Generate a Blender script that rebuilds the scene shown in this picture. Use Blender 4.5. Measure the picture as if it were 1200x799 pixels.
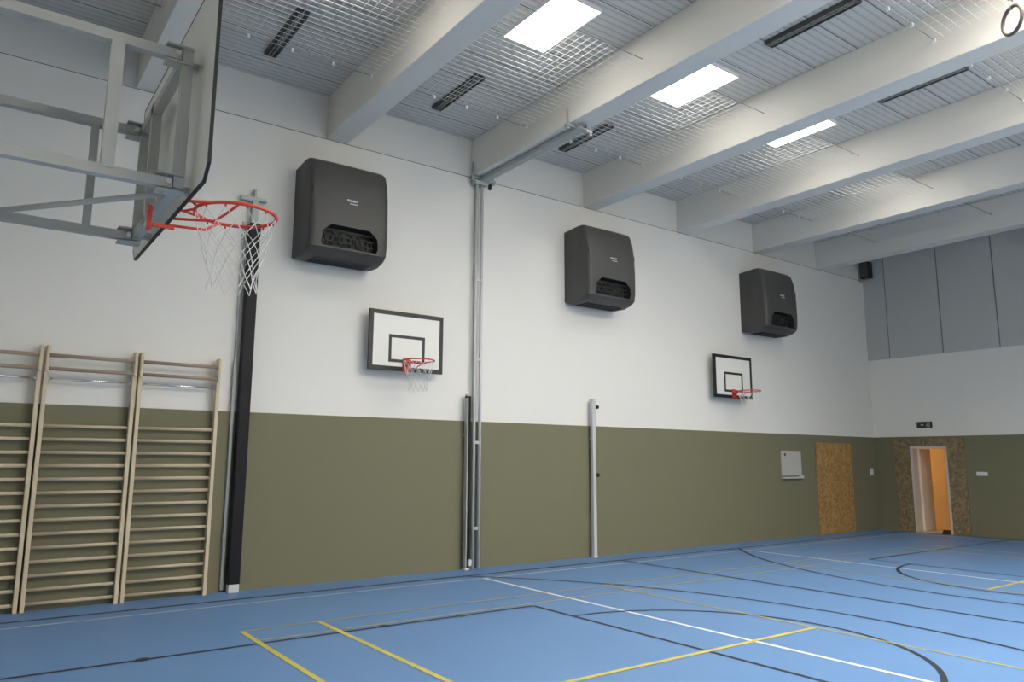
import bpy, bmesh, math, random
from mathutils import Vector, Matrix

SC = bpy.context.scene
COL = SC.collection
for o in list(bpy.data.objects):
    bpy.data.objects.remove(o)

# ------------------------------------------------------------------ camera, world, light, exposure
D, L, ZJ, ZP, ZC = 9.99, 18.57, 6.28, 2.245, 6.93      # long wall, end wall, wall joint, panel top, ceiling
X0, Y0 = -0.75, -0.90                                  # wall behind the backstop, window wall
EYE = 1.65
yaw, pitch, roll = math.radians(54.008), math.radians(9.0195), math.radians(0.288)
fw = Vector((math.cos(pitch)*math.cos(yaw), math.cos(pitch)*math.sin(yaw), math.sin(pitch)))
rt = Vector((math.sin(yaw), -math.cos(yaw), 0))
up = rt.cross(fw)
r2 = rt*math.cos(roll) + up*math.sin(roll)
u2 = up*math.cos(roll) - rt*math.sin(roll)
cam = bpy.data.cameras.new('camera')
cam.sensor_fit = 'HORIZONTAL'; cam.sensor_width = 36; cam.lens = 875.61/1200*36
cam.clip_start = 0.05; cam.clip_end = 200
co = bpy.data.objects.new('camera', cam); COL.objects.link(co)
co.matrix_world = Matrix(((r2.x, u2.x, -fw.x, 0), (r2.y, u2.y, -fw.y, 0), (r2.z, u2.z, -fw.z, EYE), (0, 0, 0, 1)))
SC.camera = co

SC.view_settings.view_transform = 'Standard'
SC.view_settings.look = 'None'
SC.view_settings.gamma = 1
SC.view_settings.use_curve_mapping = False
SC.view_settings.exposure = 0.0

w = bpy.data.worlds.new('world'); SC.world = w; w.use_nodes = True
w.node_tree.nodes['Background'].inputs[0].default_value = (1.0, 0.97, 0.90, 1)
w.node_tree.nodes['Background'].inputs[1].default_value = 0.8

ADDED_WINDOW_POWER = (20.0, 45.0, 45.0)        # lamps in added, unseen windows; the first set weak to darken the left
PANEL_EMIT = 11.5           # lit ceiling panels
PANEL_EMIT_ADDED = 86.0      # added unseen rows, far brighter, to light floor and long wall
ADDED_WINDOWS = [(3.6, 6.6), (7.3, 10.3), (11.0, 14.0)]
WZ0, WZ1 = 2.7, 5.6
for i, (a, b) in enumerate(ADDED_WINDOWS):
    li = bpy.data.lights.new('window_fill', 'AREA'); li.shape = 'RECTANGLE'
    li.size = b-a-.1; li.size_y = WZ1-WZ0-.1; li.energy = ADDED_WINDOW_POWER[i]; li.color = (1.0, 0.97, 0.90)
    lo = bpy.data.objects.new('window_fill', li); COL.objects.link(lo)
    lo.location = ((a+b)/2, Y0-.02, (WZ0+WZ1)/2)
    lo.rotation_euler = (math.radians(90-12), 0, 0)     # faces +Y, tilted a little down like light off the sky

# ------------------------------------------------------------------ materials
def mat(name, col, rough=.6, metal=0., noise=0., scale=8., bump=0., spec=.5, coat=0., col2=None):
    m = bpy.data.materials.new(name); m.use_nodes = True
    nt = m.node_tree; b = nt.nodes['Principled BSDF']
    b.inputs['Roughness'].default_value = rough; b.inputs['Metallic'].default_value = metal
    b.inputs['Specular IOR Level'].default_value = spec
    tc = nt.nodes.new('ShaderNodeTexCoord')
    n = nt.nodes.new('ShaderNodeTexNoise'); n.inputs['Scale'].default_value = scale; n.inputs['Detail'].default_value = 5
    nt.links.new(tc.outputs['Object'], n.inputs['Vector'])
    mx = nt.nodes.new('ShaderNodeMix'); mx.data_type = 'RGBA'
    c2 = col2 if col2 else tuple(c*(1-noise) for c in col)
    mx.inputs[6].default_value = (*c2, 1); mx.inputs[7].default_value = (*col, 1)
    nt.links.new(n.outputs['Fac'], mx.inputs[0]); nt.links.new(mx.outputs[2], b.inputs['Base Color'])
    if bump:
        bp = nt.nodes.new('ShaderNodeBump'); bp.inputs['Strength'].default_value = bump; bp.inputs['Distance'].default_value = .01
        nt.links.new(n.outputs['Fac'], bp.inputs['Height']); nt.links.new(bp.outputs['Normal'], b.inputs['Normal'])
    return m
def emis(name, col, s):
    m = bpy.data.materials.new(name); m.use_nodes = True
    b = m.node_tree.nodes['Principled BSDF']
    b.inputs['Base Color'].default_value = (*col, 1)
    b.inputs['Emission Color'].default_value = (*col, 1); b.inputs['Emission Strength'].default_value = s
    return m
M = {}
M['wall'] = mat('white_wall_paint', (.82, .80, .75), .75, noise=.03, scale=.7)
M['wallup'] = mat('upper_wall_paint', (.75, .735, .69), .75, noise=.03, scale=.7)
M['groove'] = mat('dark_groove', (.22, .21, .19), .9)
M['beam'] = mat('painted_concrete_beam', (.76, .735, .675), .7, noise=.04, scale=1.5)
M['clad'] = mat('grey_wall_cladding', (.50, .51, .50), .6, noise=.03, scale=1.)
M['olive'] = mat('olive_wall_lining', (.180, .171, .103), .8, noise=.06, scale=2., bump=.05)
M['net'] = mat('white_net_cord', (.78, .77, .74), .6)
M['alu'] = mat('brushed_aluminium', (.60, .60, .60), .45, .08, noise=.1, scale=30)
M['grey_metal'] = mat('grey_painted_steel', (.42, .42, .39), .5, .1, noise=.05)
M['rail_metal'] = mat('galvanised_rail', (.40, .43, .42), .5, .3, noise=.1)
M['pale_metal'] = mat('pale_grey_painted_steel', (.44, .44, .41), .5, 0, noise=.05)
M['chrome'] = mat('chrome', (.8, .82, .84), .15, 1.)
M['black'] = mat('black_paint', (.012, .012, .012), .5)
M['blackpad'] = mat('black_post_paint', (.013, .012, .015), .5, noise=.2, spec=.2)
M['dark'] = mat('dark_plastic', (.02, .02, .02), .6)
M['heater'] = mat('anthracite_casing', (.060, .059, .056), .5, noise=.1, scale=4)
M['pale_mark'] = mat('pale_lettering', (.55, .56, .58), .5)
M['board'] = mat('white_board_face', (.82, .81, .76), .4, noise=.02)
M['boardback'] = mat('grey_board_back', (.72, .715, .66), .5, noise=.05)
M['red'] = mat('red_rim_paint', (.62, .055, .035), .4, noise=.1)
M['wood'] = mat('pale_beech', (.69, .58, .41), .5, noise=.14, scale=14)
M['woodtop'] = mat('brown_beech', (.36, .27, .20), .5, noise=.2, scale=14)
M['woodrung'] = mat('beech_rung', (.58, .48, .34), .5, noise=.16, scale=14)
M['white'] = mat('white_plastic', (.80, .80, .79), .4)
M['whiteboard'] = mat('grey_white_enamel', (.46, .45, .42), .35)
M['louvre'] = mat('dark_grey_louvre', (.075, .074, .068), .6)
M['louvre_light'] = mat('grey_louvre_bar', (.34, .33, .31), .6)
M['lamp'] = emis('lit_diffuser', (1, .955, .87), PANEL_EMIT)
M['lamp_added'] = emis('added_row_diffuser', (1, .955, .87), PANEL_EMIT_ADDED)
M['warmwall'] = mat('cream_corridor_paint', (.72, .64, .50), .8, noise=.03)
M['doorwhite'] = mat('white_door_paint', (.80, .76, .70), .5)
M['frame'] = mat('door_frame_paint', (.60, .55, .48), .5)
M['warmlamp'] = emis('warm_lamp_glass', (1, .52, .15), 110)
M['brown'] = mat('dark_brown', (.03, .018, .01), .7)
M['ringwood'] = mat('dark_wood_ring', (.13, .115, .10), .5, noise=.1)
M['strap'] = mat('grey_webbing', (.30, .30, .29), .8)
M['yellowworn'] = mat('worn_yellow_court_line', (.54, .47, .15), .5, noise=.25, scale=6)
M['yellow'] = mat('yellow_court_line', (.60, .50, .10), .5)
M['whiteline'] = mat('white_court_line', (.75, .78, .80), .5)
M['whiteworn'] = mat('worn_white_court_line', (.60, .65, .70), .5, noise=.35, scale=6)
M['blackline'] = mat('black_court_line', (.022, .028, .045), .5)
M['foot'] = mat('white_rubber_foot', (.62, .62, .62), .6)

def osb(name, c1, c2, c3):
    m = bpy.data.materials.new(name); m.use_nodes = True
    nt = m.node_tree; b = nt.nodes['Principled BSDF']; b.inputs['Roughness'].default_value = .7
    tc = nt.nodes.new('ShaderNodeTexCoord'); v = nt.nodes.new('ShaderNodeTexVoronoi'); v.inputs['Scale'].default_value = 22
    n = nt.nodes.new('ShaderNodeTexNoise'); n.inputs['Scale'].default_value = 9; n.inputs['Detail'].default_value = 8; n.inputs['Roughness'].default_value = .75
    mp = nt.nodes.new('ShaderNodeMapping'); mp.inputs['Scale'].default_value = (1, 1, .8)
    nt.links.new(tc.outputs['Object'], mp.inputs['Vector'])
    nt.links.new(mp.outputs['Vector'], v.inputs['Vector']); nt.links.new(tc.outputs['Object'], n.inputs['Vector'])
    a = nt.nodes.new('ShaderNodeMath'); a.operation = 'ADD'
    s = nt.nodes.new('ShaderNodeSeparateColor'); nt.links.new(v.outputs['Color'], s.inputs[0])
    sc = nt.nodes.new('ShaderNodeMath'); sc.operation = 'MULTIPLY'; sc.inputs[1].default_value = .45
    nt.links.new(s.outputs[0], sc.inputs[0]); nt.links.new(sc.outputs[0], a.inputs[0]); nt.links.new(n.outputs['Fac'], a.inputs[1])
    cr = nt.nodes.new('ShaderNodeValToRGB'); cr.color_ramp.elements[0].position = .45; cr.color_ramp.elements[0].color = (*c1, 1)
    cr.color_ramp.elements[1].position = .95; cr.color_ramp.elements[1].color = (*c3, 1)
    e = cr.color_ramp.elements.new(.7); e.color = (*c2, 1)
    nt.links.new(a.outputs[0], cr.inputs[0]); nt.links.new(cr.outputs[0], b.inputs['Base Color'])
    return m
M['osb'] = osb('orange_strand_board', (.25, .135, .038), (.33, .19, .058), (.42, .26, .095))
M['osb_brown'] = osb('brown_strand_board', (.15, .105, .05), (.21, .155, .08), (.29, .22, .125))

def floor_mat():
    m = mat('blue_sports_floor', (.130, .258, .495), .42, noise=.07, scale=.9, spec=.4)
    return m
M['floor'] = floor_mat()

def ceiling_mat():
    m = bpy.data.materials.new('ribbed_ceiling_board'); m.use_nodes = True
    nt = m.node_tree; b = nt.nodes['Principled BSDF']; b.inputs['Roughness'].default_value = .85
    tc = nt.nodes.new('ShaderNodeTexCoord'); sp = nt.nodes.new('ShaderNodeSeparateXYZ'); nt.links.new(tc.outputs['Object'], sp.inputs[0])
    def mth(op, a, bv):
        n = nt.nodes.new('ShaderNodeMath'); n.operation = op
        for i, q in enumerate((a, bv)):
            if isinstance(q, (int, float)): n.inputs[i].default_value = q
            else: nt.links.new(q, n.inputs[i])
        return n.outputs[0]
    # narrow ribs along X every 0.1 m, wider dark joints every 0.61 m
    rib = mth('LESS_THAN', mth('FRACT', mth('MULTIPLY', sp.outputs[1], 10.0), 0.), .30)
    jt = mth('LESS_THAN', mth('FRACT', mth('DIVIDE', mth('ADD', sp.outputs[1], -5.235), .61), 0.), .022)
    n = nt.nodes.new('ShaderNodeTexNoise'); n.inputs['Scale'].default_value = 3; nt.links.new(tc.outputs['Object'], n.inputs['Vector'])
    base = nt.nodes.new('ShaderNodeMix'); base.data_type = 'RGBA'
    base.inputs[6].default_value = (.56, .545, .51, 1); base.inputs[7].default_value = (.63, .615, .58, 1); nt.links.new(n.outputs['Fac'], base.inputs[0])
    m1 = nt.nodes.new('ShaderNodeMix'); m1.data_type = 'RGBA'; m1.inputs[7].default_value = (.47, .455, .425, 1)
    nt.links.new(rib, m1.inputs[0]); nt.links.new(base.outputs[2], m1.inputs[6])
    m2 = nt.nodes.new('ShaderNodeMix'); m2.data_type = 'RGBA'; m2.inputs[7].default_value = (.10, .10, .095, 1)
    nt.links.new(jt, m2.inputs[0]); nt.links.new(m1.outputs[2], m2.inputs[6])
    nt.links.new(m2.outputs[2], b.inputs['Base Color'])
    return m
M['ceiling'] = ceiling_mat()

# ------------------------------------------------------------------ mesh helpers
class MB:
    """collects shapes for one mesh; every shape carries a material slot"""
    def __init__(s): s.v = []; s.f = []; s.mi = []; s.sm = []
    def add(s, vs, fs, mi=0, smooth=False):
        o = len(s.v); s.v += [Vector(q) for q in vs]
        for f in fs: s.f.append([i+o for i in f]); s.mi.append(mi); s.sm.append(smooth)
        return s
    def box(s, a, b, mi=0):
        (x0, y0, z0), (x1, y1, z1) = a, b
        vs = [(x0, y0, z0), (x1, y0, z0), (x1, y1, z0), (x0, y1, z0), (x0, y0, z1), (x1, y0, z1), (x1, y1, z1), (x0, y1, z1)]
        return s.add(vs, [(0, 3, 2, 1), (4, 5, 6, 7), (0, 1, 5, 4), (1, 2, 6, 5), (2, 3, 7, 6), (3, 0, 4, 7)], mi)
    def cbox(s, a, b, c=.005, mi=0):
        """box with chamfered edges"""
        bm = bmesh.new(); bmesh.ops.create_cube(bm, size=1)
        for v in bm.verts: v.co = Vector([(a[i]+b[i])/2 + v.co[i]*(b[i]-a[i]) for i in range(3)])
        bmesh.ops.bevel(bm, geom=list(bm.edges), offset=min(c, .45*min(abs(b[i]-a[i]) for i in range(3))), segments=2, affect='EDGES', profile=.6)
        bm.verts.index_update()
        s.add([v.co.copy() for v in bm.verts], [[v.index for v in f.verts] for f in bm.faces], mi)
        bm.free(); return s
    def tube(s, pts, r, n=10, mi=0, closed=False, ry=None, square=False, caps=True):
        pts = [Vector(p) for p in pts]; N = len(pts); rings = []
        ref = None
        for i, p in enumerate(pts):
            if closed: t = (pts[(i+1) % N]-pts[i-1])
            else: t = pts[min(i+1, N-1)]-pts[max(i-1, 0)]
            t.normalize()
            if ref is None:
                ref = Vector((0, 0, 1)) if abs(t.z) < .9 else Vector((1, 0, 0))
            a = (ref - t*ref.dot(t)).normalized(); b = t.cross(a); ref = a
            ring = []
            for k in range(n):
                th = 2*math.pi*k/n + (math.pi/4 if square else 0)
                q = r*(math.sqrt(2) if square else 1); qy = (ry or r)*(math.sqrt(2) if square else 1)
                ring.append(p + a*math.cos(th)*q + b*math.sin(th)*qy)
            rings.append(ring)
        vs = [v for rg in rings for v in rg]; fs = []
        for i in range(N if closed else N-1):
            j = (i+1) % N
            for k in range(n):
                fs.append((i*n+k, i*n+(k+1) % n, j*n+(k+1) % n, j*n+k))
        s.add(vs, fs, mi, not square)
        if not closed and caps:
            o = len(s.v)-len(vs)
            s.f.append([o+k for k in range(n)][::-1]); s.mi.append(mi); s.sm.append(False)
            s.f.append([o+(N-1)*n+k for k in range(n)]); s.mi.append(mi); s.sm.append(False)
        return s
    def bar(s, p, q, hw, mi=0): return s.tube([p, q], hw, 4, mi, square=True)
    def prism(s, poly, axis, a, b, mi=0):
        """polygon of 2-D points extruded along axis (0 x, 1 y, 2 z) from a to b"""
        def pt(u, v, t):
            return {0: (t, u, v), 1: (u, t, v), 2: (u, v, t)}[axis]
        n = len(poly); vs = [pt(u, v, a) for u, v in poly] + [pt(u, v, b) for u, v in poly]
        fs = [tuple(range(n))[::-1], tuple(range(n, 2*n))] + [(i, (i+1) % n, n+(i+1) % n, n+i) for i in range(n)]
        return s.add(vs, fs, mi)
    def build(s, name, mats, parent=None, fix=True):
        if not isinstance(mats, (list, tuple)): mats = [mats]
        me = bpy.data.meshes.new(name)
        off = parent_origin(parent) if parent else Vector((0, 0, 0))
        me.from_pydata([v-off for v in s.v], [], s.f)
        for m in mats: me.materials.append(m)
        for p, mi, sm in zip(me.polygons, s.mi, s.sm): p.material_index = mi; p.use_smooth = sm
        if fix:
            bm = bmesh.new(); bm.from_mesh(me); bmesh.ops.recalc_face_normals(bm, faces=bm.faces); bm.to_mesh(me); bm.free()
        o = bpy.data.objects.new(name, me); COL.objects.link(o)
        if parent: o.parent = parent
        return o
def parent_origin(p):
    v = Vector((0, 0, 0))
    while p: v += p.location; p = p.parent
    return v
def tag(o, label=None, cat=None, group=None, kind=None):
    if label: o['label'] = label
    if cat: o['category'] = cat
    if group: o['group'] = group
    if kind: o['kind'] = kind
    return o
def thing(name, loc, label, cat, group=None, kind=None):
    o = bpy.data.objects.new(name, None); o.empty_display_size = .1; COL.objects.link(o); o.location = loc
    return tag(o, label, cat, group, kind)
def centre(o):
    """move a single-mesh thing's origin to its own base"""
    me = o.data; n = len(me.vertices)
    lo = Vector([min(v.co[i] for v in me.vertices) for i in range(3)]); hi = Vector([max(v.co[i] for v in me.vertices) for i in range(3)])
    c = Vector(((lo.x+hi.x)/2, (lo.y+hi.y)/2, lo.z))
    me.transform(Matrix.Translation(-c)); o.location = c; return o
def dup(o, delta, label=None, group=None):
    c = o.copy(); COL.objects.link(c); c.location = o.location + Vector(delta)
    if label: c['label'] = label
    if group: c['group'] = group
    for ch in list(o.children):
        d = ch.copy(); COL.objects.link(d); d.parent = c
        for g in list(ch.children):
            e = g.copy(); COL.objects.link(e); e.parent = d
    return c
def struct(o, label, cat): return tag(o, label, cat, kind='structure')

# ------------------------------------------------------------------ room shell
fl = MB(); fl.box((X0-.2, Y0-.2, -.12), (L, D, 0))
LW = .05
def strip(p, q, wd=LW, mi=1, z=.0015):
    p, q = Vector((*p, z)), Vector((*q, z)); t = (q-p).normalized(); nn = Vector((-t.y, t.x, 0))*wd/2
    fl.add([p-nn, q-nn, q+nn, p+nn], [(0, 1, 2, 3)], mi)
def arc(c, r, a0, a1, wd=LW, mi=1, z=.0015, n=48):
    vs = []
    for i in range(n+1):
        a = a0+(a1-a0)*i/n
        for q in (r-wd/2, r+wd/2): vs.append((c[0]+q*math.cos(a), c[1]+q*math.sin(a), z))
    fl.add(vs, [(2*i, 2*i+1, 2*i+3, 2*i+2) for i in range(n)], mi)
XC, YC = 9.07, 4.56                       # middle of the court
BK, YE, WH = 1, 2, 3
for sg in (-1, 1):
    yb = YC + sg*4.80
    strip((-.35, yb), (18.47, yb), .065, BK)                      # basketball side line
    yv = YC + sg*4.49
    strip((.07, yv), (18.07, yv), .042, 4, .0012)                # volleyball side line
    xb = XC + sg*9.40
    strip((xb, YC-4.8), (xb, YC+4.8), LW, BK)                   # base line
    strip((XC+sg*9.0, YC-4.49), (XC+sg*9.0, YC+4.49), LW, WH, .0012)
    xa = XC + sg*2.97
    strip((xa, YC-4.49), (xa, YC+4.49), LW, WH, .0024)          # attack line
    xf = XC + sg*3.62                                           # free throw line, lane, half circle
    strip((xf, YC-2.5), (xf, YC+2.5), LW, BK, .0018)
    for s2 in (-1, 1): strip((xb, YC+s2*2.5), (xf, YC+s2*2.5), LW, BK, .0021)
    arc((xf, YC), 1.80, (math.pi/2 if sg > 0 else -math.pi/2), (3*math.pi/2 if sg > 0 else math.pi/2), LW, BK, .0027)
    xr = XC + sg*7.82                                           # three point arc
    am = math.asin(4.8/6.72)
    if sg < 0: arc((xr, YC), 6.72, -am, am, LW, BK, .0030, 96)
    else: arc((xr, YC), 6.72, math.pi-am, math.pi+am, LW, BK, .0030, 96)
    # badminton
    strip((XC+sg*6.73, YC-3.07), (XC+sg*6.73, YC+3.07), LW, YE, .0033)
    strip((XC+sg*5.95, YC-3.07), (XC+sg*5.95, YC+3.07), LW, YE, .0033)
    strip((XC+sg*1.98, YC-3.07), (XC+sg*1.98, YC+3.07), .034, 5, .0033)
    strip((XC+sg*1.98, YC), (XC+sg*6.73, YC), LW, YE, .0036)
    for s2 in (-1, 1):
        strip((XC-6.73 if sg < 0 else XC, YC+s2*3.07), (XC if sg < 0 else XC+6.73, YC+s2*3.07), .030, 5, .0039)
        strip((XC-6.73 if sg < 0 else XC, YC+s2*2.61), (XC if sg < 0 else XC+6.73, YC+s2*2.61), .030, 5, .0039)
strip((XC, YC-4.8), (XC, YC+4.8), LW, BK, .0042)
arc((XC, YC), 1.80, 0, 2*math.pi, LW, BK, .0042) if False else None
for x in (1.37, 3.57, 4.47):                                    # small dark caps on the lane line
    fl.add([(x+.06*math.cos(a*math.pi/8), YC+2.5+.06*math.sin(a*math.pi/8), .0045) for a in range(16)], [tuple(range(16))], BK)
fo = fl.build('floor', [M['floor'], M['blackline'], M['yellow'], M['whiteline'], M['whiteworn'], M['yellowworn']], fix=False)
struct(fo, 'blue sports floor with black, white and yellow court lines', 'floor')

w_ = MB(); w_.box((X0-.2, D, -.12), (L+.2, D+.25, ZJ-.007)); w_.box((X0-.2, D, ZJ+.007), (L+.2, D+.25, ZC+.2), 1); w_.box((X0-.2, D+.006, ZJ-.007), (L+.2, D+.25, ZJ+.007), 2)
struct(w_.build('wall_back', [M['wall'], M['wallup'], M['groove']]), 'long white wall with a thin horizontal joint below the ceiling', 'wall')

DY0, DY1, DZ = 8.27, 9.10, 2.005           # doorway in the end wall
w_ = MB()
w_.box((L, Y0-.2, -.12), (L+.2, DY0, ZC+.2)); w_.box((L, DY1, -.12), (L+.2, D, ZC+.2)); w_.box((L, DY0, DZ), (L+.2, DY1, ZC+.2))
struct(w_.build('wall_right', M['wall']), 'white end wall with the doorway, at the far right', 'wall')
w_ = MB(); w_.box((X0-.2, Y0-.2, -.12), (X0, D, ZC+.2))
struct(w_.build('wall_left', M['wall']), 'white end wall carrying the large backstop, outside the picture on the left', 'wall')
w_ = MB(); xs = X0
w_.box((X0-.2, Y0-.2, -.12), (L, Y0, WZ0)); w_.box((X0-.2, Y0-.2, WZ1), (L, Y0, ZC+.2))
for a, b in ADDED_WINDOWS: w_.box((xs, Y0-.2, WZ0), (a, Y0, WZ1)); xs = b
w_.box((xs, Y0-.2, WZ0), (L, Y0, WZ1))
struct(w_.build('wall_front', M['wall']), 'white long wall with added high windows behind the camera', 'wall')
for i, (a, b) in enumerate(ADDED_WINDOWS):
    f = MB(); t = .06
    f.box((a, Y0-.14, WZ0), (a+t, Y0-.06, WZ1)); f.box((b-t, Y0-.14, WZ0), (b, Y0-.06, WZ1))
    f.box((a, Y0-.14, WZ0), (b, Y0-.06, WZ0+t)); f.box((a, Y0-.14, WZ1-t), (b, Y0-.06, WZ1)); f.box(((a+b)/2-t/2, Y0-.14, WZ0), ((a+b)/2+t/2, Y0-.06, WZ1))
    struct(f.build('window_%d' % (i+1), M['white']), 'white framed high window number %d added to the wall behind the camera for light' % (i+1), 'window')
c_ = MB(); c_.box((X0-.2, Y0-.2, ZC), (L+.2, D+.25, ZC+.15))
struct(c_.build('ceiling', M['ceiling']), 'grey ribbed ceiling boards between the white beams', 'ceiling')

BX = [1.34, 3.87, 6.40, 8.87, 11.42, 13.93, 16.41]; BW = .335
ORD = ['first', 'second', 'third', 'fourth', 'fifth', 'sixth', 'seventh']
for i, x in enumerate(BX):
    b = MB(); b.cbox((x, Y0, ZJ+.005), (x+BW, D, ZC), .012)
    struct(b.build('ceiling_beam', M['beam']), 'white ceiling beam, %s from the left end of the hall' % ORD[i], 'beam')

# olive lining, long wall and end wall
SY0, SY1, SZ = 7.88, 9.49, 2.20            # strand board around the doorway
OX0, OX1, OZ = 15.885, 17.39, 2.075        # strand board on the long wall
o_ = MB(); T = .03
o_.box((X0, D-T, 0), (OX0, D, ZP)); o_.box((OX1, D-T, 0), (L, D, ZP)); o_.box((OX0, D-T, OZ), (OX1, D, ZP))
struct(o_.build('trim_1', M['olive']), 'olive green lining along the foot of the long white wall', 'wall lining')
o_ = MB()
o_.box((L-T, Y0, 0), (L, SY0, ZP)); o_.box((L-T, SY1, 0), (L, D-T, ZP)); o_.box((L-T, SY0, SZ), (L, SY1, ZP))
struct(o_.build('trim_2', M['olive']), 'dark olive lining along the foot of the end wall with the doorway', 'wall lining')
o_ = MB(); ys = [9.43, 8.155, 6.945, 5.72, 4.50, 3.28, 2.06, .84, -.38]
o_.box((L-.012, Y0, 4.20), (L, D, ZC), 1)
e = D
for y in ys + [Y0]:
    o_.box((L-.035, y+(.013 if y != Y0 else 0), 4.19), (L-.012, e-(.013 if e != D else 0), ZC)); e = y
struct(o_.build('trim_3', [M['clad'], M['groove']]), 'grey panel cladding on the upper part of the end wall', 'wall cladding')

# ------------------------------------------------------------------ doorway and the corridor behind it
d = thing('door_1', (L, (DY0+DY1)/2, 0), 'open doorway with white door leaf and warm light in the end wall', 'door', kind='structure')
f = MB(); t = .045
f.cbox((L-.045, DY1-t, 0), (L+.205, DY1+.01, DZ+.01)); f.cbox((L-.045, DY0-.01, 0), (L+.205, DY0+t, DZ+.01)); f.cbox((L-.045, DY0+t, DZ-t), (L+.205, DY1-t, DZ+.01))
f.build('door_frame', M['frame'], d)
HX, HY, AN = L+.21, DY1-.055, math.radians(9)             # leaf swung a little past square
def lp(u, v): return (HX+u*math.cos(AN)-v*math.sin(AN), HY+u*math.sin(AN)+v*math.cos(AN))
lf = MB(); lf.prism([lp(0, -.04), lp(.80, -.04), lp(.80, 0), lp(0, 0)], 2, .01, DZ-.05); leaf = lf.build('door_leaf', M['doorwhite'], d)
h = MB(); h.tube([(*lp(.73, -.04), 1.02), (*lp(.73, -.09), 1.02), (*lp(.61, -.09), 1.02)], .010, 8); h.build('door_handle', M['chrome'], leaf)
th = MB(); th.cbox((L-.06, DY0, 0), (L+.2, DY1, .022)); th.build('threshold', M['wood'], d)
c = MB()
c.box((L+.2, 7.2, -.12), (20.5, 11.4, 0), 1); c.box((L+.2, 7.2, 2.6), (20.5, 11.4, 2.75)); c.box((20.3, 7.2, 0), (20.5, 11.4, 2.6)); c.box((L+.2, 11.2, 0), (20.3, 11.4, 2.6)); c.box((L+.2, 7.2, 0), (20.3, 7.4, 2.6)); c.box((L+.2, 10.0, -.1), (L+.3, 11.4, 2.6))
struct(c.build('wall_corridor', [M['warmwall'], M['wood']]), 'cream corridor walls seen through the open doorway', 'wall')
kl = thing('wall_lamp', (19.6, 11.2, 1.9), 'warm corridor wall lamp hidden behind the open white door leaf', 'lamp')
b = MB(); b.cbox((19.45, 11.14, 1.85), (19.75, 11.2, 2.15)); b.build('back_plate', M['white'], kl)
g = MB()
ring = [[(19.6+.13*math.sin(a*math.pi/12)*math.cos(q*math.pi/8), 11.14-.10*math.cos(a*math.pi/12), 2.0+.13*math.sin(a*math.pi/12)*math.sin(q*math.pi/8)) for q in range(16)] for a in range(1, 7)]
g.add([p for r in ring for p in r], [(i*16+k, i*16+(k+1) % 16, (i+1)*16+(k+1) % 16, (i+1)*16+k) for i in range(5) for k in range(16)] + [tuple(range(16))], 0, True)
g.build('lamp_glass', M['warmlamp'], kl)
s_ = thing('doorway_surround', (L-.02, (SY0+SY1)/2, 0), 'brown strand board surround fixed around the open doorway', 'board')
for nm, a, b in (('side_board', (L-.055, DY1+.01, 0), (L-.022, SY1, SZ)), ('side_board', (L-.055, SY0, 0), (L-.022, DY0-.01, SZ)), ('top_board', (L-.055, DY0-.01, DZ+.01), (L-.022, DY1+.01, SZ))):
    q = MB(); q.cbox(a, b, .003); q.build(nm, M['osb_brown'], s_)
q = MB(); q.prism([(L-.20, .004), (L-.06, .004), (L-.06, .10), (L-.09, .10)], 1, DY0+.05, DY0+.19)
tag(centre(q.build('door_wedge', M['brown'])), 'dark brown wedge on the floor at the right foot of the doorway', 'door wedge')

# strand board closing the opening in the long wall
q = MB(); q.cbox((OX0+.004, D-.045, .01), (OX1-.004, D-.002, OZ-.004), .003)
tag(centre(q.build('strand_board', M['osb'])), 'orange strand board panel standing in the olive lining near the far corner', 'board')

# white wall board with ledge
t_ = thing('whiteboard', (14.895, D-T, 1.27), 'small white board with a ledge on the olive lining, left of the orange panel', 'whiteboard')
q = MB(); q.cbox((14.53, D-T-.035, 1.33), (15.26, D-T, 1.875), .01); bd = q.build('writing_face', M['whiteboard'], t_)
q = MB(); q.cbox((14.53, D-T-.075, 1.265), (15.28, D-T, 1.305), .01); q.cbox((15.10, D-T-.075, 1.305), (15.28, D-T, 1.345), .008); q.build('ledge', M['whiteboard'], t_)
q = MB(); q.cbox((14.62, D-T-.05, 1.76), (14.67, D-T-.035, 1.82), .01); q.build('clip', M['louvre'], t_)

# switches
t_ = thing('light_switch', (18.27, D-T, 1.34), 'white upright double switch on the olive lining right of the orange panel', 'switch')
q = MB(); q.cbox((18.20, D-T-.012, 1.31), (18.34, D-T, 1.48), .004); q.build('plate', M['white'], t_)
for z in (1.335, 1.40): q = MB(); q.cbox((18.225, D-T-.022, z), (18.315, D-T-.012, z+.055), .004); q.build('rocker', M['white'], t_)
t_ = thing('light_switch', (L-T, 7.555, 1.35), 'white wide switch plate on the dark lining right of the doorway', 'switch')
q = MB(); q.cbox((L-T-.012, 7.44, 1.345), (L-T, 7.67, 1.43), .004); q.build('plate', M['white'], t_)
for k in range(3): q = MB(); q.cbox((L-T-.022, 7.452+k*.071, 1.357), (L-T-.012, 7.516+k*.071, 1.418), .004); q.build('rocker', M['white'], t_)

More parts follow.
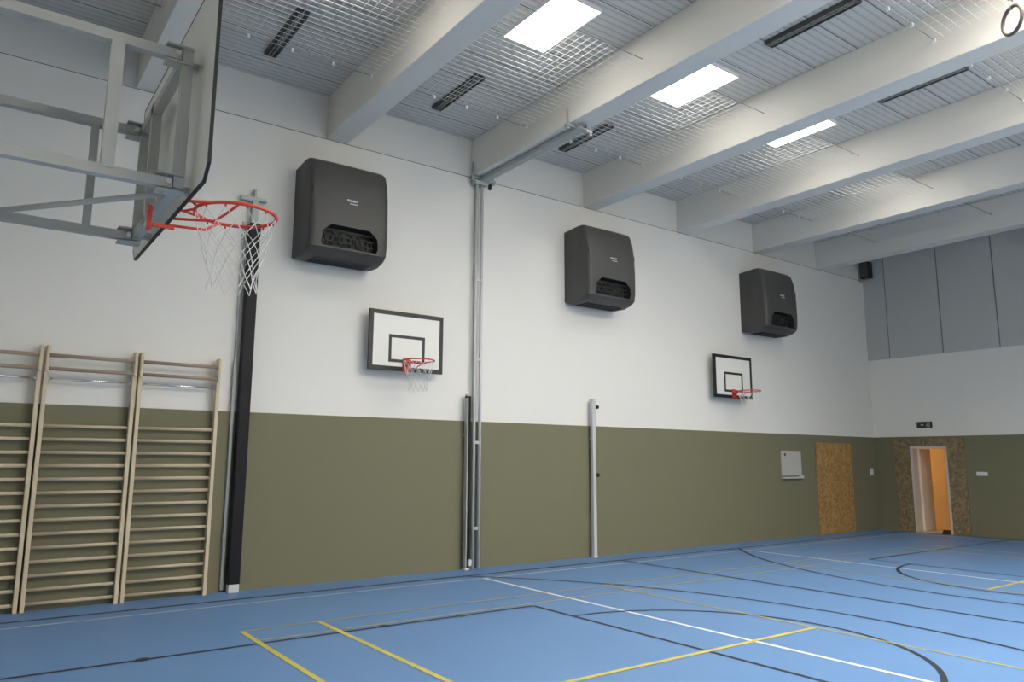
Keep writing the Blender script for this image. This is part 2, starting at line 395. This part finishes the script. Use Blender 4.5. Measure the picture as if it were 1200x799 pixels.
# exit sign above the doorway
EX = L
t_ = thing('exit_sign', (EX, 8.73, 2.445), 'small dark exit sign with pale symbols above the doorway', 'sign')
q = MB(); q.cbox((EX-.035, 8.555, 2.445), (EX, 8.905, 2.595), .006); q.build('sign_box', mat('dark_sign_face', (.012, .022, .014), .5), t_)
s = MB(); x = EX-.0365
def sq(y0, z0, y1, z1): s.box((x, min(y0, y1), z0), (x+.003, max(y0, y1), z1))
sq(8.79, 2.51, 8.74, 2.53)                                     # arrow: shaft and head
s.prism([(8.815, 2.52), (8.785, 2.548), (8.785, 2.492)], 0, x, x+.003); s.build('arrow', M['pale_mark'], t_); s = MB()
s.prism([(8.66, 2.468), (8.60, 2.468), (8.60, 2.572), (8.66, 2.572), (8.66, 2.558), (8.614, 2.558), (8.614, 2.482), (8.66, 2.482)], 0, x, x+.003)   # door outline
s.prism([(8.655+.010*math.cos(k*math.pi/5), 2.545+.010*math.sin(k*math.pi/5)) for k in range(10)], 0, x, x+.003)                                  # running figure
for p, q_ in (((8.652, 2.534), (8.672, 2.505)), ((8.672, 2.505), (8.655, 2.487)), ((8.655, 2.487), (8.66, 2.468)), ((8.672, 2.505), (8.69, 2.49)), ((8.69, 2.49), (8.70, 2.472)), ((8.66, 2.528), (8.685, 2.522)), ((8.655, 2.528), (8.64, 2.51))):
    s.bar((x+.0015, *p), (x+.0015, *q_), .0035)
s.build('running_figure', M['pale_mark'], t_)

# loudspeaker in the upper corner
t_ = thing('wall_speaker', (18.30, D, 6.33), 'black loudspeaker on a bracket high in the far corner below the beams', 'speaker')
q = MB(); q.cbox((18.30, D-.30, 6.30), (18.50, D-.06, 6.72), .015); cb = q.build('cabinet', M['dark'], t_)
q = MB(); q.cbox((18.285, D-.28, 6.33), (18.30, D-.08, 6.69), .005); q.build('grille', M['louvre'], cb)
q = MB(); q.cbox((18.34, D-.06, 6.24), (18.46, D, 6.60), .005); q.bar((18.40, D-.17, 6.25), (18.40, D-.17, 6.30), .015); q.bar((18.40, D-.17, 6.255), (18.40, D, 6.255), .012); q.build('bracket', M['grey_metal'], t_)

# ------------------------------------------------------------------ heaters on the long wall
def heater(x0, label):
    W, Z0, H, DP = 1.165, 4.37, 1.375, .65
    cx = x0+W/2
    t = thing('air_heater', (cx, D, Z0), label, 'air heater', 'dark air heaters high on the long wall')
    # side profile (distance from wall, height), swept over the width with rounded sides
    prof = [(0, .03), (.10, 0), (.36, -.005), (.55, .045), (.625, .10), (.648, .24), (.652, .45), (.65, .70), (.632, .95), (.595, 1.17), (.535, 1.325), (.47, 1.372), (.40, 1.375), (.0, 1.345)]
    st = [(-.5, .86, .0), (-.497, .90, .0), (-.485, .95, .003), (-.46, .985, .006), (-.42, 1, .008), (-.2, 1.008, .009), (0, 1.01, .010), (.2, 1.008, .009), (.42, 1, .008), (.46, .985, .006), (.485, .95, .003), (.497, .90, .0), (.5, .86, .0)]
    b = MB(); vs = []
    for u, sc, zz in st:
        e = 1-2*abs(abs(u)-.5)
        for dp, z in prof:
            zc = .68+(z-.68)*(1 - (1-sc)*.22)
            vs.append((cx+u*W, D-dp*sc, Z0+zc))
    n = len(prof); k = len(st)
    fs = [(i*n+j, i*n+(j+1) % n, (i+1)*n+(j+1) % n, (i+1)*n+j) for i in range(k-1) for j in range(n)]
    fs += [tuple(range(n)), tuple(range((k-1)*n, k*n))[::-1]]
    b.add(vs, fs, 0, False)
    body = b.build('casing', M['heater'], t)
    # the outlet: a pocket cut into the lower front
    ox0, ox1, oz0, oz1 = cx-.40, cx+.40, Z0+.125, Z0+.425
    octo = [(ox0, oz0), (ox1, oz0), (ox1+.02, oz0+.06), (ox1, oz1-.10), (ox1-.12, oz1), (ox0+.12, oz1), (ox0, oz1-.10), (ox0-.02, oz0+.06)]
    cut = MB(); cut.prism(octo, 1, D-.75, D-.47); co_ = cut.build('cut', M['dark'])
    md = body.modifiers.new('cut', 'BOOLEAN'); md.operation = 'DIFFERENCE'; md.object = co_; md.solver = 'EXACT'
    body.data.materials.append(M['dark'])
    bpy.context.view_layer.update()
    dg = bpy.context.evaluated_depsgraph_get()
    nm = bpy.data.meshes.new_from_object(body.evaluated_get(dg)); body.modifiers.clear(); body.data = nm
    bpy.data.objects.remove(co_)
    bm = bmesh.new(); bm.from_mesh(nm)
    bm.to_mesh(nm); bm.free()
    for p in nm.polygons: p.use_smooth = True
    try: nm.set_sharp_from_angle(angle=math.radians(32))
    except Exception: pass
    # three fan rings and slats in the pocket
    f = MB()
    for q in (-.26, 0, .26):
        f.tube([(cx+q+.115*math.cos(a*math.pi/12), D-.50, (oz0+oz1)/2+.105*math.sin(a*math.pi/12)) for a in range(24)], .012, 6, closed=True)
        f.tube([(cx+q+.05*math.cos(a*math.pi/8), D-.50, (oz0+oz1)/2+.05*math.sin(a*math.pi/8)) for a in range(16)], .010, 6, closed=True)
        for a in range(6):
            ca, sa = math.cos(a*math.pi/3+.3), math.sin(a*math.pi/3+.3)
            f.bar((cx+q+.04*ca, D-.495, (oz0+oz1)/2+.04*sa), (cx+q+.11*ca, D-.495, (oz0+oz1)/2+.11*sa), .008)
    for z in (oz0+.07, oz0+.15, oz0+.23): f.box((ox0+.03, D-.60, z), (ox1-.03, D-.595, z+.01))
    f.build('fan_grille', M['dark'], t)
    # underside intake
    g = MB()
    g.box((cx-.42, D-.40, Z0-.012), (cx+.42, D-.12, Z0+.02))
    for k2 in range(8): g.box((cx-.42, D-.39+k2*.034, Z0-.018), (cx+.42, D-.378+k2*.034, Z0-.010))
    g.build('intake_grille', M['dark'], t)
    m = MB()                                                   # small pale word mark
    for k2, (a, b2) in enumerate(((-.07, -.035), (-.025, 0.0), (.01, .05), (.06, .075))):
        m.box((cx+a, D-.660, Z0+.79), (cx+b2, D-.652, Z0+.82))
    m.box((cx-.03, D-.660, Z0+.755), (cx+.09, D-.652, Z0+.768))
    m.build('word_mark', M['pale_mark'], t)
    for sx in (-1, 1):
        q = MB(); q.cbox((cx+sx*(W/2-.045)-.02, D-.625, Z0+.83), (cx+sx*(W/2-.045)+.02, D-.60, Z0+.93), .008); q.build('latch', M['dark'], t)
    return t
h1 = heater(3.45, 'dark grey air heater on the white wall, nearest one, above the nearer small backboard')
dup(h1, (8.41-3.45, 0, 0), 'dark grey air heater on the white wall, middle of the three')
dup(h1, (13.40-3.45, 0, 0), 'dark grey air heater on the white wall, farthest one, above the far small backboard')

# ------------------------------------------------------------------ hoops
def hoop_net(mb, cx, cy, cz, R=.225, H=.42, n=12, r=.004):
    rows = 6
    def pt(k, j):
        a = 2*math.pi*(k+.5*(j % 2))/n; u = j/rows
        rr = R*(1-.42*min(1, u*1.25)) + (.012 if j == rows else 0)
        return Vector((cx+rr*math.cos(a), cy+rr*math.sin(a), cz-.012-H*u))
    for k in range(n):
        for dirn in (0, 1):
            pts = []
            kk = k
            for j in range(rows+1):
                pts.append(pt(kk, j))
                if dirn == 0 and j % 2 == 1: kk += 1
                if dirn == 1 and j % 2 == 0: kk -= 1
            mb.tube(pts, r, 4, caps=False)
def backstop_small(x0, label):
    W, Hh, yf, z0 = 1.22, .875, D-.20, 2.93
    cx = x0+W/2
    t = thing('wall_backboard', (cx, D, z0), label, 'basketball hoop', 'small basketball backboards on the long wall')
    b = MB(); b.cbox((x0, yf, z0), (x0+W, yf+.03, z0+Hh), .01); bd = b.build('backboard', M['board'], t)
    f = MB(); e = .055
    for a, c in (((x0, z0), (x0+W, z0+e)), ((x0, z0+Hh-e), (x0+W, z0+Hh)), ((x0, z0+e), (x0+e, z0+Hh-e)), ((x0+W-e, z0+e), (x0+W, z0+Hh-e))):
        f.box((a[0]-.004, yf-.004, a[1]-.004), (c[0]+.004, yf+.034, c[1]+.004))
    f.build('border', M['black'], bd)
    q = MB(); a0, a1, c0, c1, e = cx-.30, cx+.30, z0+.12, z0+.53, .045
    for a, c in (((a0, c0), (a1, c0+e)), ((a0, c1-e), (a1, c1)), ((a0, c0+e), (a0+e, c1-e)), ((a1-e, c0+e), (a1, c1-e))):
        q.box((a[0], yf-.003, a[1]), (c[0], yf+.002, c[1]))
    q.build('target_square', M['black'], bd)
    for sx in (-.35, .35): s = MB(); s.cbox((cx+sx-.03, yf+.03, z0+.1), (cx+sx+.03, D, z0+.16)); s.cbox((cx+sx-.03, yf+.03, z0+.66), (cx+sx+.03, D, z0+.72)); s.cbox((cx+sx-.03, D-.03, z0+.05), (cx+sx+.03, D, z0+.77)); s.build('wall_bracket', M['grey_metal'], t)
    zc, R = 3.05, .225; cy = yf-.15-R
    r = MB(); r.tube([(cx+R*math.cos(a*math.pi/20), cy+R*math.sin(a*math.pi/20), zc) for a in range(40)], .010, 8, closed=True)
    r.cbox((cx-.07, yf-.012, z0-.02), (cx+.07, yf, zc+.06), .004); r.cbox((cx-.06, yf-.17, zc-.012), (cx+.06, yf, zc-.004), .003)
    r.tube([(cx-.06, yf-.01, z0+.0), (cx-.14, cy+.16, zc-.02), (cx-.19, cy+.11, zc-.008)], .008, 6); r.tube([(cx+.06, yf-.01, z0+.0), (cx+.14, cy+.16, zc-.02), (cx+.19, cy+.11, zc-.008)], .008, 6)
    rm = r.build('rim', M['red'], t)
    n = MB(); hoop_net(n, cx, cy, zc, r=.003); n.build('net', M['net'], rm)
    return t
w1 = backstop_small(4.575, 'small wall backboard with red hoop, nearer one, left of the tall pole frame')
dup(w1, (12.19-4.575, 0, 0), 'small wall backboard with red hoop, far one, below the farthest heater')

# large swing backstop at the left
XB, YA, YB, ZB, HB = .774, 3.41, 5.27, 2.90, 1.05
YM = (YA+YB)/2
t = thing('basketball_backstop', (X0, YM, 2.9), 'large basketball backstop seen from behind on a grey tube frame, top left', 'basketball hoop')
ch = .075
def bpoly(e): return [(YA+ch+e*.4, ZB+e), (YB-ch-e*.4, ZB+e), (YB-e, ZB+ch+e*.4), (YB-e, ZB+HB-e), (YA+e, ZB+HB-e), (YA+e, ZB+ch+e*.4)]
b = MB(); b.prism(bpoly(.012), 0, XB-.002, XB+.006, 1); b.prism(bpoly(.012), 0, XB+.006, XB+.010, 0)
bd = b.build('backboard', [M['board'], M['boardback']], t)
e = MB(); po, pi_ = bpoly(0), bpoly(.012); n = 6
vs = [(XB-.003, *p) for p in po]+[(XB+.012, *p) for p in po]+[(XB-.003, *p) for p in pi_]+[(XB+.012, *p) for p in pi_]
fs = []
for i in range(n):
    j = (i+1) % n; fs += [(i, j, n+j, n+i), (2*n+i, 3*n+i, 3*n+j, 2*n+j), (i, 2*n+i, 2*n+j, j), (n+i, n+j, 3*n+j, 3*n+i)]
e.add(vs, fs); e.build('edge_trim', M['black'], bd)
e = MB(); x = XB+.0105
po, pi_ = bpoly(.012), bpoly(.06)
e.add([(x, *p) for p in po]+[(x, *p) for p in pi_], [(i, (i+1) % 6, 6+(i+1) % 6, 6+i) for i in range(6)])
for a, c in (((YM-.295, ZB+.15), (YM+.295, ZB+.20)), ((YM-.295, ZB+.55), (YM+.295, ZB+.60)), ((YM-.295, ZB+.20), (YM-.245, ZB+.55)), ((YM+.245, ZB+.20), (YM+.295, ZB+.55))):
    e.box((x-.001, a[0], a[1]), (x+.001, c[0], c[1]))
e.build('board_lines', M['black'], bd)
XF = .700; yn, yf = 3.655, 4.70; zb, zt = 2.93, 3.59; hw = .024
fr = MB()
for y in (yn, yf, YM+.03): fr.tube([(XF, y, zb-.03), (XF, y, zt+.02)], hw, 4, square=True)
for z in (zb, zt-.015): fr.tube([(XF, yn, z), (XF, yf, z)], hw, 4, square=True)
for y in (yn, yf):
    for z in (zb, zt-.015): q_ = y+.10 if y == yn else y-.02; fr.bar((XF, q_, z), (XB-.002, q_, z), .018)
fr.build('board_frame', M['grey_metal'], t)
XW = X0
for y, m in ((yn, 'pale_metal'), (yf, 'grey_metal')):
    a = MB()
    for z in (zb-.012, zt-.03): a.tube([(XF-.03, y, z), (XW+.03, y, z)], .024, 4, square=True)
    a.tube([(.40 if y == yn else .44, y, zb), (.40 if y == yn else .44, y, zt-.04)], .027 if y == yn else .020, 4, square=True)
    a.tube([(-.45, y, zb), (-.45, y, zt-.04)], .024, 4, square=True)
    for z in (zb-.012, zt-.03): a.cbox((XW, y-.09, z-.08), (XW+.03, y+.09, z+.08))
    ar = a.build('support_arm', M[m], t)
br = MB(); br.tube([(XF-.005, yn+.19, zb+.005), (.0, yf-.02, zb+.0)], .016, 8); br.build('diagonal_brace', M['grey_metal'], t)
for y in (yn, yf):
    for z in (zb-.012, zt-.03):
        cl = MB()
        for dz in (-.045, .036): cl.cbox((XF-.10, y-.04, z+dz), (XF+.02, y+.04, z+dz+.009), .002)
        cl.tube([(XF-.055, y, z-.05), (XF-.055, y, z+.055)], .012, 8); cl.tube([(XF-.05, y-.05, z), (XF-.05, y+.05, z)], .012, 8, 1)
        cl.build('clamp', [M['grey_metal'], M['alu']], t)
R, zc = .225, 3.05; cx = XB+.01+.15+R
r = MB(); r.tube([(cx+R*math.cos(a*math.pi/24), YM+R*math.sin(a*math.pi/24), zc) for a in range(48)], .0105, 8, closed=True)
r.cbox((XB+.010, YM-.08, zc-.13), (XB+.02, YM+.08, zc+.03), .003)
r.cbox((.640, 4.015, 2.79), (.662, 4.050, 2.915), .004); r.cbox((.640, 3.990, 2.885), (.662, 4.075, 2.900), .003)
r.bar((.651, 4.032, 2.82), (XB-.002, 4.032, 2.82), .008)
for sy in (-1, 1):
    r.tube([(XB+.02, YM+sy*.075, zc), (XB+.12, YM+sy*.10, zc), (cx-.16, YM+sy*.158, zc)], .009, 8)
    r.tube([(XB+.02, YM+sy*.07, zc-.11), (XB+.24, YM+sy*.10, zc-.09), (XB+.29, YM+sy*.14, zc-.05), (cx-.05, YM+sy*.22, zc-.008)], .008, 8)
    r.tube([(cx-.16, YM+sy*.158, zc), (cx-.10, YM+sy*.10, zc-.012), (cx-.05, YM, zc-.016)] if False else [(XB+.12, YM+sy*.10, zc), (XB+.16, YM+sy*.03, zc)], .008, 6)
for k in range(12):
    a = 2*math.pi*k/12; r.tube([(cx+R*math.cos(a), YM+R*math.sin(a), zc-.008), (cx+(R-.004)*math.cos(a), YM+(R-.004)*math.sin(a), zc-.024)], .006, 5)
rm = r.build('rim', M['red'], t)
nn = MB(); hoop_net(nn, cx, YM, zc-.01, .225, .43, 12, .0028); nn.build('net', M['net'], rm)

# ------------------------------------------------------------------ wall bars
def wall_bars(x0, label):
    W = .945
    t = thing('wall_bars', (x0+W/2, D-T, 0), label, 'wall bars', 'wooden wall bars on the left of the long wall')
    for x in (x0, x0+W-.042):
        u = MB(); u.cbox((x, D-T-.115, 0), (x+.042, D-T-.012, 2.90), .005)
        u.cbox((x+.004, D-T-.150, 2.60), (x+.038, D-T-.105, 2.905), .012); u.build('upright', M['wood'], t)
    for k in range(14):
        z = .078+k*.1478
        r = MB(); r.tube([(x0+.03, D-T-.072, z), (x0+W-.03, D-T-.072, z)], .019, 10, ry=.015); r.build('rung', M['woodrung'], t)
    for z in (2.64, 2.79):
        r = MB(); r.tube([(x0+.02, D-T-.125, z), (x0+W-.02, D-T-.125, z)], .022, 10, ry=.017); r.build('rung', M['woodtop'], t)['label'] = 'brown upper rung'
    c = MB(); c.tube([(x0+.04, D-T-.055, 2.53), (x0+W-.04, D-T-.055, 2.53)], .014, 12)
    for x in (x0+.042, x0+W-.058): c.tube([(x, D-T-.055, 2.53), (x+.016, D-T-.055, 2.53)], .03, 12)
    cb = c.build('chrome_bar', M['chrome'], t); cb['label'] = 'chrome pull-up bar'
    return t
b1 = wall_bars(1.622, 'wooden wall bars beside the black post, rightmost of the row')
dup(b1, (.655-1.622, 0, 0), 'wooden wall bars, middle unit of the row, second from the black post')
dup(b1, (-.313-1.622, 0, 0), 'wooden wall bars cut off by the left edge of the picture')

# ------------------------------------------------------------------ posts on the long wall
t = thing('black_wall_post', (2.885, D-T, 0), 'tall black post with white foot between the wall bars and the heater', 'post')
q = MB(); q.cbox((2.812, D-T-.14, .10), (2.958, D-T-.02, 4.76), .012); q.build('post', M['blackpad'], t)
q = MB(); q.cbox((2.822, D-T-.135, 0), (2.950, D-T-.02, .10), .006); q.build('foot', M['foot'], t)
q = MB(); q.cbox((2.845, D-.10, 4.76), (2.935, D-.02, 5.12), .006); q.cbox((2.868, D-.09, 5.12), (2.90, D-.03, 5.26), .004)
q.cbox((2.69, D-.11, 5.10), (3.04, D-.02, 5.145), .006); q.cbox((2.69, D-.12, 5.075), (2.83, D-.02, 5.105), .005); q.build('top_bracket', M['rail_metal'], t)
q = MB(); q.cbox((2.745, D-T-.035, .03), (2.785, D-T+.012, 2.9), .004); q.cbox((2.735, D-T-.05, .66), (2.775, D-T-.03, .72), .006); q.cbox((2.755, D-.03, 2.9), (2.785, D, 4.8), .004); q.build('rail_and_shadow', M['rail_metal'], t)  # thin rail strip, mostly standing in for the shadow beside the post

t = thing('climbing_pole_frame', (6.505, D-.08, 0), 'tall steel pole frame with rail under the beam, between the two nearer heaters', 'climbing frame')
for x in (6.452, 6.560):
    q = MB(); q.tube([(x, D-.10, 0), (x, D-.10, 6.17)], .026, 12); q.build('pole', M['alu'], t)
for z in (.58, 1.89, 3.2, 4.5):
    q = MB(); q.cbox((6.46, D-.115, z), (6.55, D-.085, z+.045), .004); q.cbox((6.49, D-.09, z+.005), (6.52, D, z+.04), .004); q.build('cross_bracket', M['alu'], t)
q = MB(); q.cbox((6.37, D-.02, 5.2), (6.41, D-.0, 6.17), .004) if False else q.cbox((6.475, D-.03, 2.3), (6.535, D-.012, 6.15), .004); q.build('wall_plate', M['rail_metal'], t)
q = MB()
q.cbox((6.50, 7.35, 6.195), (6.62, D, 6.215), .003); q.cbox((6.50, 7.35, 6.215), (6.512, D, 6.27), .002); q.cbox((6.608, 7.35, 6.215), (6.62, D, 6.27), .002)
q.build('ceiling_rail', M['rail_metal'], t)
for y in (7.48, D-.10):
    q = MB(); q.cbox((6.335, y-.035, 6.225), (6.805, y+.035, 6.265), .004)
    for x in (6.365, 6.775): q.tube([(x, y, 6.20), (x, y, 6.50 if x < 6.5 else 6.42)], .013, 8); q.cbox((x-.025, y-.025, 6.195), (x+.025, y+.025, 6.225), .004)
    q.build('beam_clamp', M['rail_metal'], t)
q = MB(); q.cbox((6.39, D-.16, 6.13), (6.62, D-.02, 6.20), .006); q.cbox((6.66, D-.18, 6.08), (6.70, D-.12, 6.17), .006, 1); q.build('head_bracket', [M['rail_metal'], M['dark']], t)

def volleyball_post(x, h, label, dark):
    t = thing('volleyball_post', (x, D-.12, 0), label, 'post')
    q = MB(); q.cbox((x-.038, D-T-.125, .02), (x+.038, D-T-.05, h), .012); po = q.build('post', M['blackpad'] if dark else M['alu'], t)
    q = MB(); q.cbox((x-.030, D-T-.13, h), (x+.030, D-T-.045, h+.03), .008); q.build('cap', M['alu'], t)
    q = MB(); q.cbox((x-.042, D-T-.13, 0), (x+.042, D-T-.045, .035), .008); q.build('foot', M['foot'], t)
    for z in (.35, 2.0):
        q = MB(); q.cbox((x-.02, D-T-.05, z), (x+.02, D-T, z+.05), .004); q.build('wall_hook', M['grey_metal'], t)
    return t
t = volleyball_post(6.325, 2.63, 'short dark post hung on the wall close beside the tall pole frame', True)
q = MB(); q.cbox((6.285, D-T-.14, .04), (6.305, D-T-.05, 2.60), .006); q.build('edge_rail', M['grey_metal'], t)
q = MB(); q.cbox((6.335, D-T-.16, .06), (6.385, D-T-.12, .16), .01); q.build('winch', M['foot'], t)
t = volleyball_post(8.945, 2.69, 'grey metal post with two black knobs hung alone on the olive lining', False)
for z in (2.58, 1.39):
    q = MB(); q.tube([(8.98, D-T-.09, z), (9.03, D-T-.09, z)], .012, 8); q.tube([(9.03, D-T-.09, z), (9.065, D-T-.09, z)], .032, 12); q.build('knob', M['dark'], t)

# ------------------------------------------------------------------ ceiling lights, dark fixtures, ring, nets
def light(x, y, label, lamp='lamp'):
    t = thing('ceiling_light', (x, y, ZC), label, 'ceiling light', 'lit square ceiling panels')
    W, H = .31, .545
    f = MB()
    for a, b in (((-W-.02, -H-.02), (-W, H+.02)), ((W, -H-.02), (W+.02, H+.02)), ((-W, -H-.02), (W, -H)), ((-W, H), (W, H+.02))):
        f.box((x+a[0], y+a[1], ZC-.045), (x+b[0], y+b[1], ZC))
    f.build('frame', M['white'], t)
    d = MB(); d.box((x-W, y-H, ZC-.04), (x+W, y+H, ZC-.015)); d.build('diffuser', M[lamp], t)
    return t
GX = [(BX[i]+BW+BX[i+1])/2 for i in range(6)]
l0 = light(GX[1], 6.52, 'lit white ceiling light panel nearest the camera, cut by the top edge of the picture')
LX = [GX[0], GX[1], 7.87, 10.31, GX[4]]
for i, x in enumerate(LX):
    for row, y in enumerate((6.52, 1.70, .20)):
        if (i, row) == (1, 0) or (i not in (1, 2, 3) and row > 0): continue
        if (i, row) == (2, 0): lb = 'lit white ceiling light panel, middle of the three in view'
        elif (i, row) == (3, 0): lb = 'lit white ceiling light seen as a thin bright strip behind the fourth beam'
        else: lb = 'lit ceiling light panel out of view between %s and %s beams, %s row' % (ORD[i], ORD[i+1], ('wall side', 'added middle', 'added window side')[row])
        if row == 0: dup(l0, (x-GX[1], y-6.52, 0), lb)
        else: light(x, y, lb, 'lamp_added')  # added rows out of view, much brighter than the visible panels
def louvre(x, y, label):
    t = thing('ceiling_vent', (x, y, ZC), label, 'ceiling vent', 'dark slotted ceiling vents')
    W, H = .078, .60; z = ZC-.05
    f = MB()
    for a, b in (((-W, -H), (-W+.012, H)), ((W-.012, -H), (W, H)), ((-W, -H), (W, -H+.012)), ((-W, H-.012), (W, H))):
        f.box((x+a[0], y+a[1], z), (x+b[0], y+b[1], ZC))
    f.build('frame', M['louvre'], t)
    b = MB(); b.box((x-W+.012, y-H+.012, ZC-.02), (x+W-.012, y+H-.012, ZC)); b.build('back', M['louvre'], t)
    s = MB()
    for u in (-.022, .022): s.box((x+u-.006, y-H+.012, z+.003), (x+u+.006, y+H-.012, z+.02))
    for k in range(11): yy = y-H+.05+k*.11; s.box((x-W+.012, yy-.004, z+.006), (x+W-.012, yy+.004, z+.028), 1)
    s.build('slats', [M['louvre_light'], M['louvre']], t)
    return t
v0 = louvre(2.775, 8.68, 'dark slotted ceiling vent above the black post, leftmost of the vents')
dup(v0, (5.315-2.775, .02, 0), 'dark slotted ceiling vent between the second and third beams, left of the tall pole frame')
dup(v0, (7.83-2.775, .06, 0), 'dark slotted ceiling vent just right of the rail end under the third beam')
dup(v0, (7.83-2.775, 4.64-8.68, 0), 'dark slotted ceiling vent at the top of the picture, right of the middle light panel')
dup(v0, (10.43-2.775, 4.58-8.68, 0), 'dark slotted ceiling vent mostly hidden behind the fourth beam, upper right')

# hanging gymnastic ring
rx, ry_, rz = 6.14, 2.0, 4.97
t = thing('gymnastic_ring', (rx, ry_, rz), 'wooden gymnastic ring on a grey strap, top right corner', 'gymnastic ring')
hv = Vector((-.56, -.83, 0)); q = MB()
q.tube([Vector((rx, ry_, rz))+hv*(.105*math.cos(a*math.pi/20))+Vector((0, 0, .105*math.sin(a*math.pi/20))) for a in range(40)], .0145, 10, closed=True)
q.build('ring', M['ringwood'], t)
q = MB(); q.tube([(rx, ry_, rz+.09), (rx, ry_, ZC-.08)], .022, 4, square=True, ry=.003); q.cbox((rx-.03, ry_-.012, rz+.16), (rx+.03, ry_+.012, rz+.20), .004); q.build('strap', M['strap'], t)
q = MB(); q.cbox((rx-.05, ry_-.05, ZC-.08), (rx+.05, ry_+.05, ZC), .006); q.build('hook_plate', M['grey_metal'], t)

# safety nets between the beams, two strips in every bay
ZN = 6.60; CS = .10; CR = .0018
def ceiling_net(x0, x1, ya, yb, label):
    t = thing('ceiling_net', ((x0+x1)/2, (ya+yb)/2, ZN), label, 'safety net', 'white safety nets hung between the ceiling beams')
    n = MB(); y = yb
    while y >= ya-.001:
        n.box((x0, y-CR, ZN-CR), (x1, y+CR, ZN+CR)); y -= CS
    x = x0+.05
    while x < x1:
        n.box((x-CR, ya, ZN-CR), (x+CR, yb, ZN+CR)); x += CS
    n.build('mesh', M['net'], t, fix=False)
    for y in (yb, ya):
        r = MB(); r.tube([(x0, y, ZN-.004), (x1, y, ZN-.004)], .006, 6); r.build('rope', M['strap'], t)
    m_ = max(2, int((x1-x0)/.5))
    for i in range(m_):
        xx = x1-.012-i*.53
        c = MB(); c.cbox((xx-.018, yb-.02, ZN-.035), (xx+.012, yb+.02, ZN+.012), .006); c.build('clip', M['white'], t)
    return t
edges = [(X0+.01, BX[0])] + [(BX[i]+BW, BX[i+1]) for i in range(6)]
for i, (a, b) in enumerate(edges):
    wh = 'left of the first ceiling beam' if i == 0 else 'between the %s and %s ceiling beams' % (ORD[i-1], ORD[i])
    ceiling_net(a, b, 6.06, 8.46, 'white safety net %s, strip nearer the wall' % wh)
    ceiling_net(a, b, 1.30, 3.70, 'white safety net %s, strip nearer the camera' % wh)
